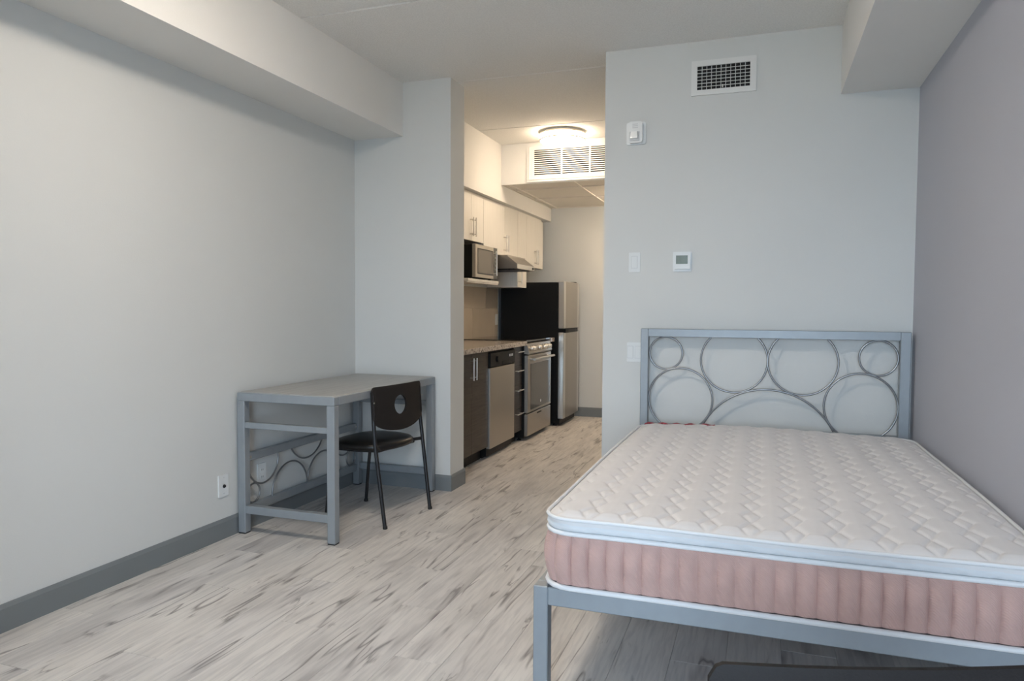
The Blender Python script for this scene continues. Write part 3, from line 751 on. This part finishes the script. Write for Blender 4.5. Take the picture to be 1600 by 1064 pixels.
rgv = thing('return_grille', 'white slatted return air grille on the boxed dropped ceiling', 'vent', (-1.5, YD, 2.55))
gx0, gx1, gz0, gz1 = -2.058, -.95, 2.384, 2.728
jx0, jx1, jz0, jz1 = -1.990, -1.02, 2.436, 2.672
fm = MB()
for (a, b_, c, d) in ((gx0, gx1, jz1, gz1), (gx0, gx1, gz0, jz0), (gx0, jx0, jz0, jz1), (jx1, gx1, jz0, jz1)): fm.box(a, b_, YD-.012, YD, c, d)
make('frame', fm, 'slat', rgv)
om = MB()
for (a, b_, c, d) in ((gx0+.02, gx1-.02, gz1-.028, gz1-.020), (gx0+.02, gx1-.02, gz0+.020, gz0+.028), (gx0+.02, gx0+.028, gz0+.028, gz1-.028), (gx1-.028, gx1-.02, gz0+.028, gz1-.028)): om.box(a, b_, YD-.016, YD-.012, c, d)
make('frame_bead', om, 'slat', rgv)
make('backing', MB().box(jx0, jx1, YD-.0015, YD-.0005, jz0, jz1), 'dark_hole', rgv)
for i in range(13):
    z = jz0+(jz1-jz0)*(i+.5)/13; make('slat', MB().prism([(YD-.013, z-.007), (YD-.0115, z-.008), (YD-.003, z+.001), (YD-.0045, z+.002)], 0, jx0, jx1), 'slat', rgv)
for x in (-1.73, -1.47, -1.25): make('mullion', MB().box(x-.006, x+.006, YD-.014, YD-.0015, jz0, jz1), 'slat', rgv)

# ------------------------------------------------------------------ wall devices
def rounded_plate(cx, cz, w_, h_, y0, y1, r=.01, n=5):
    pl = []
    for sx, sz, a0 in ((1, 1, 0), (-1, 1, PI/2), (-1, -1, PI), (1, -1, 3*PI/2)):
        for i in range(n+1):
            a = a0+PI/2*i/n; pl.append((cx+sx*(w_/2-r)+r*math.cos(a), cz+sz*(h_/2-r)+r*math.sin(a)))
    return MB().prism(pl, 1, y0, y1)
al = thing('alarm_strobe', 'white fire alarm strobe on the wall left of the air vent', 'alarm', (-.713, YB, 2.252))
make('back_plate', rounded_plate(-.713, 2.252, .112, .128, YB-.012, YB, .012), 'white_plastic', al, 40)
make('housing', rounded_plate(-.713, 2.254, .082, .122, YB-.042, YB-.012, .018), 'white_plastic', al, 40)
make('reflector', MB().box(-.745, -.688, YB-.048, YB-.042, 2.202, 2.256, .002), 'white_plastic_dim', al)
make('lens', MB().prism([(-.738, 2.215), (-.696, 2.215), (-.699, 2.252), (-.735, 2.252)], 1, YB-.064, YB-.048), 'lens', al)
for i in range(3): make('sounder_slot', MB().box(-.730, -.698, YB-.0428, YB-.0418, 2.276+i*.010, 2.280+i*.010), 'white_plastic_dim', al)
make('side_seam', MB().box(-.6575, -.6555, YB-.010, YB-.004, 2.215, 2.290), 'white_plastic_dim', al)

def switch(label, cx, cz, n=1, w_=None):
    t = thing('light_switch', label, 'switch', (cx, YB, cz)); w_ = w_ or (.066+.046*(n-1))
    make('plate', rounded_plate(cx, cz, w_, .114, YB-.006, YB, .004), 'white_plastic', t, 40)
    for i in range(n):
        x = cx+(i-(n-1)/2)*.046
        make('rocker', MB().prism([(YB-.006, cz-.034), (YB-.0075, cz-.034), (YB-.0105, cz+.034), (YB-.006, cz+.034)], 0, x-.0165, x+.0165), 'white_plastic', t)
        make('rocker_gap', MB().box(x-.0185, x+.0185, YB-.0066, YB-.0058, cz-.036, cz+.036), 'white_plastic_dim', t)
switch('white light switch on the wall left of the thermostat', -.7145, 1.505)
switch('white double light switch half hidden beside the headboard post', -.710, .976, 2, .086)
th = thing('thermostat', 'white square thermostat with grey screen above the headboard', 'thermostat', (-.440, YB, 1.504))
make('base_plate', rounded_plate(-.440, 1.504, .104, .112, YB-.008, YB, .004), 'white_plastic', th, 40)
make('case', rounded_plate(-.438, 1.508, .090, .094, YB-.024, YB-.008, .005), 'white_plastic', th, 40)
make('screen', MB().box(-.473, -.407, YB-.0255, YB-.0235, 1.490, 1.538), 'lcd', th)

def side_plate(cy, cz, w_, h_):
    return MB().prism([(cy-w_/2, cz-h_/2), (cy+w_/2, cz-h_/2), (cy+w_/2, cz+h_/2), (cy-w_/2, cz+h_/2)], 0, XL, XL+.007)
co = thing('wall_outlet', 'white cable outlet plate with dark socket low on the left wall', 'outlet', (XL, 3.052, .283))
make('plate', side_plate(3.052, .283, .072, .115), 'white_plastic', co)
make('socket', MB().lathe([(.009, .006), (.009, .012), (.006, .016)], (XL, 3.052, .280), 14, 0), 'dark_hole', co, 40)
for dz in (-.042, .042): make('screw', MB().lathe([(.0035, .006), (.003, .008)], (XL, 3.052, .283+dz), 10, 0), 'white_plastic_dim', co, 40)
eo = thing('wall_outlet', 'white power outlet on the wall seen through the desk rings', 'outlet', (XL, 3.360, .283))
make('plate', side_plate(3.360, .283, .072, .115), 'white_plastic', eo)
for dz in (-.020, .020):
    f_ = make('receptacle', MB().box(XL+.006, XL+.0085, 3.344, 3.376, .283+dz-.014, .283+dz+.014, .001), 'white_plastic', eo)
    for dy in (-.006, .006): make('slot', MB().box(XL+.0083, XL+.0092, 3.360+dy-.001, 3.360+dy+.001, .283+dz-.004, .283+dz+.006), 'dark_hole', f_)
bo = thing('wall_outlet', 'white power outlet on the tiled backsplash beside the fridge', 'outlet', (XL, 7.165, 1.112))
make('plate', MB().box(XL+.011, XL+.017, 7.128, 7.198, 1.055, 1.170, .001), 'white_plastic', bo)
make('receptacle', MB().box(XL+.017, XL+.0195, 7.146, 7.180, 1.080, 1.146, .001), 'white_plastic', bo)
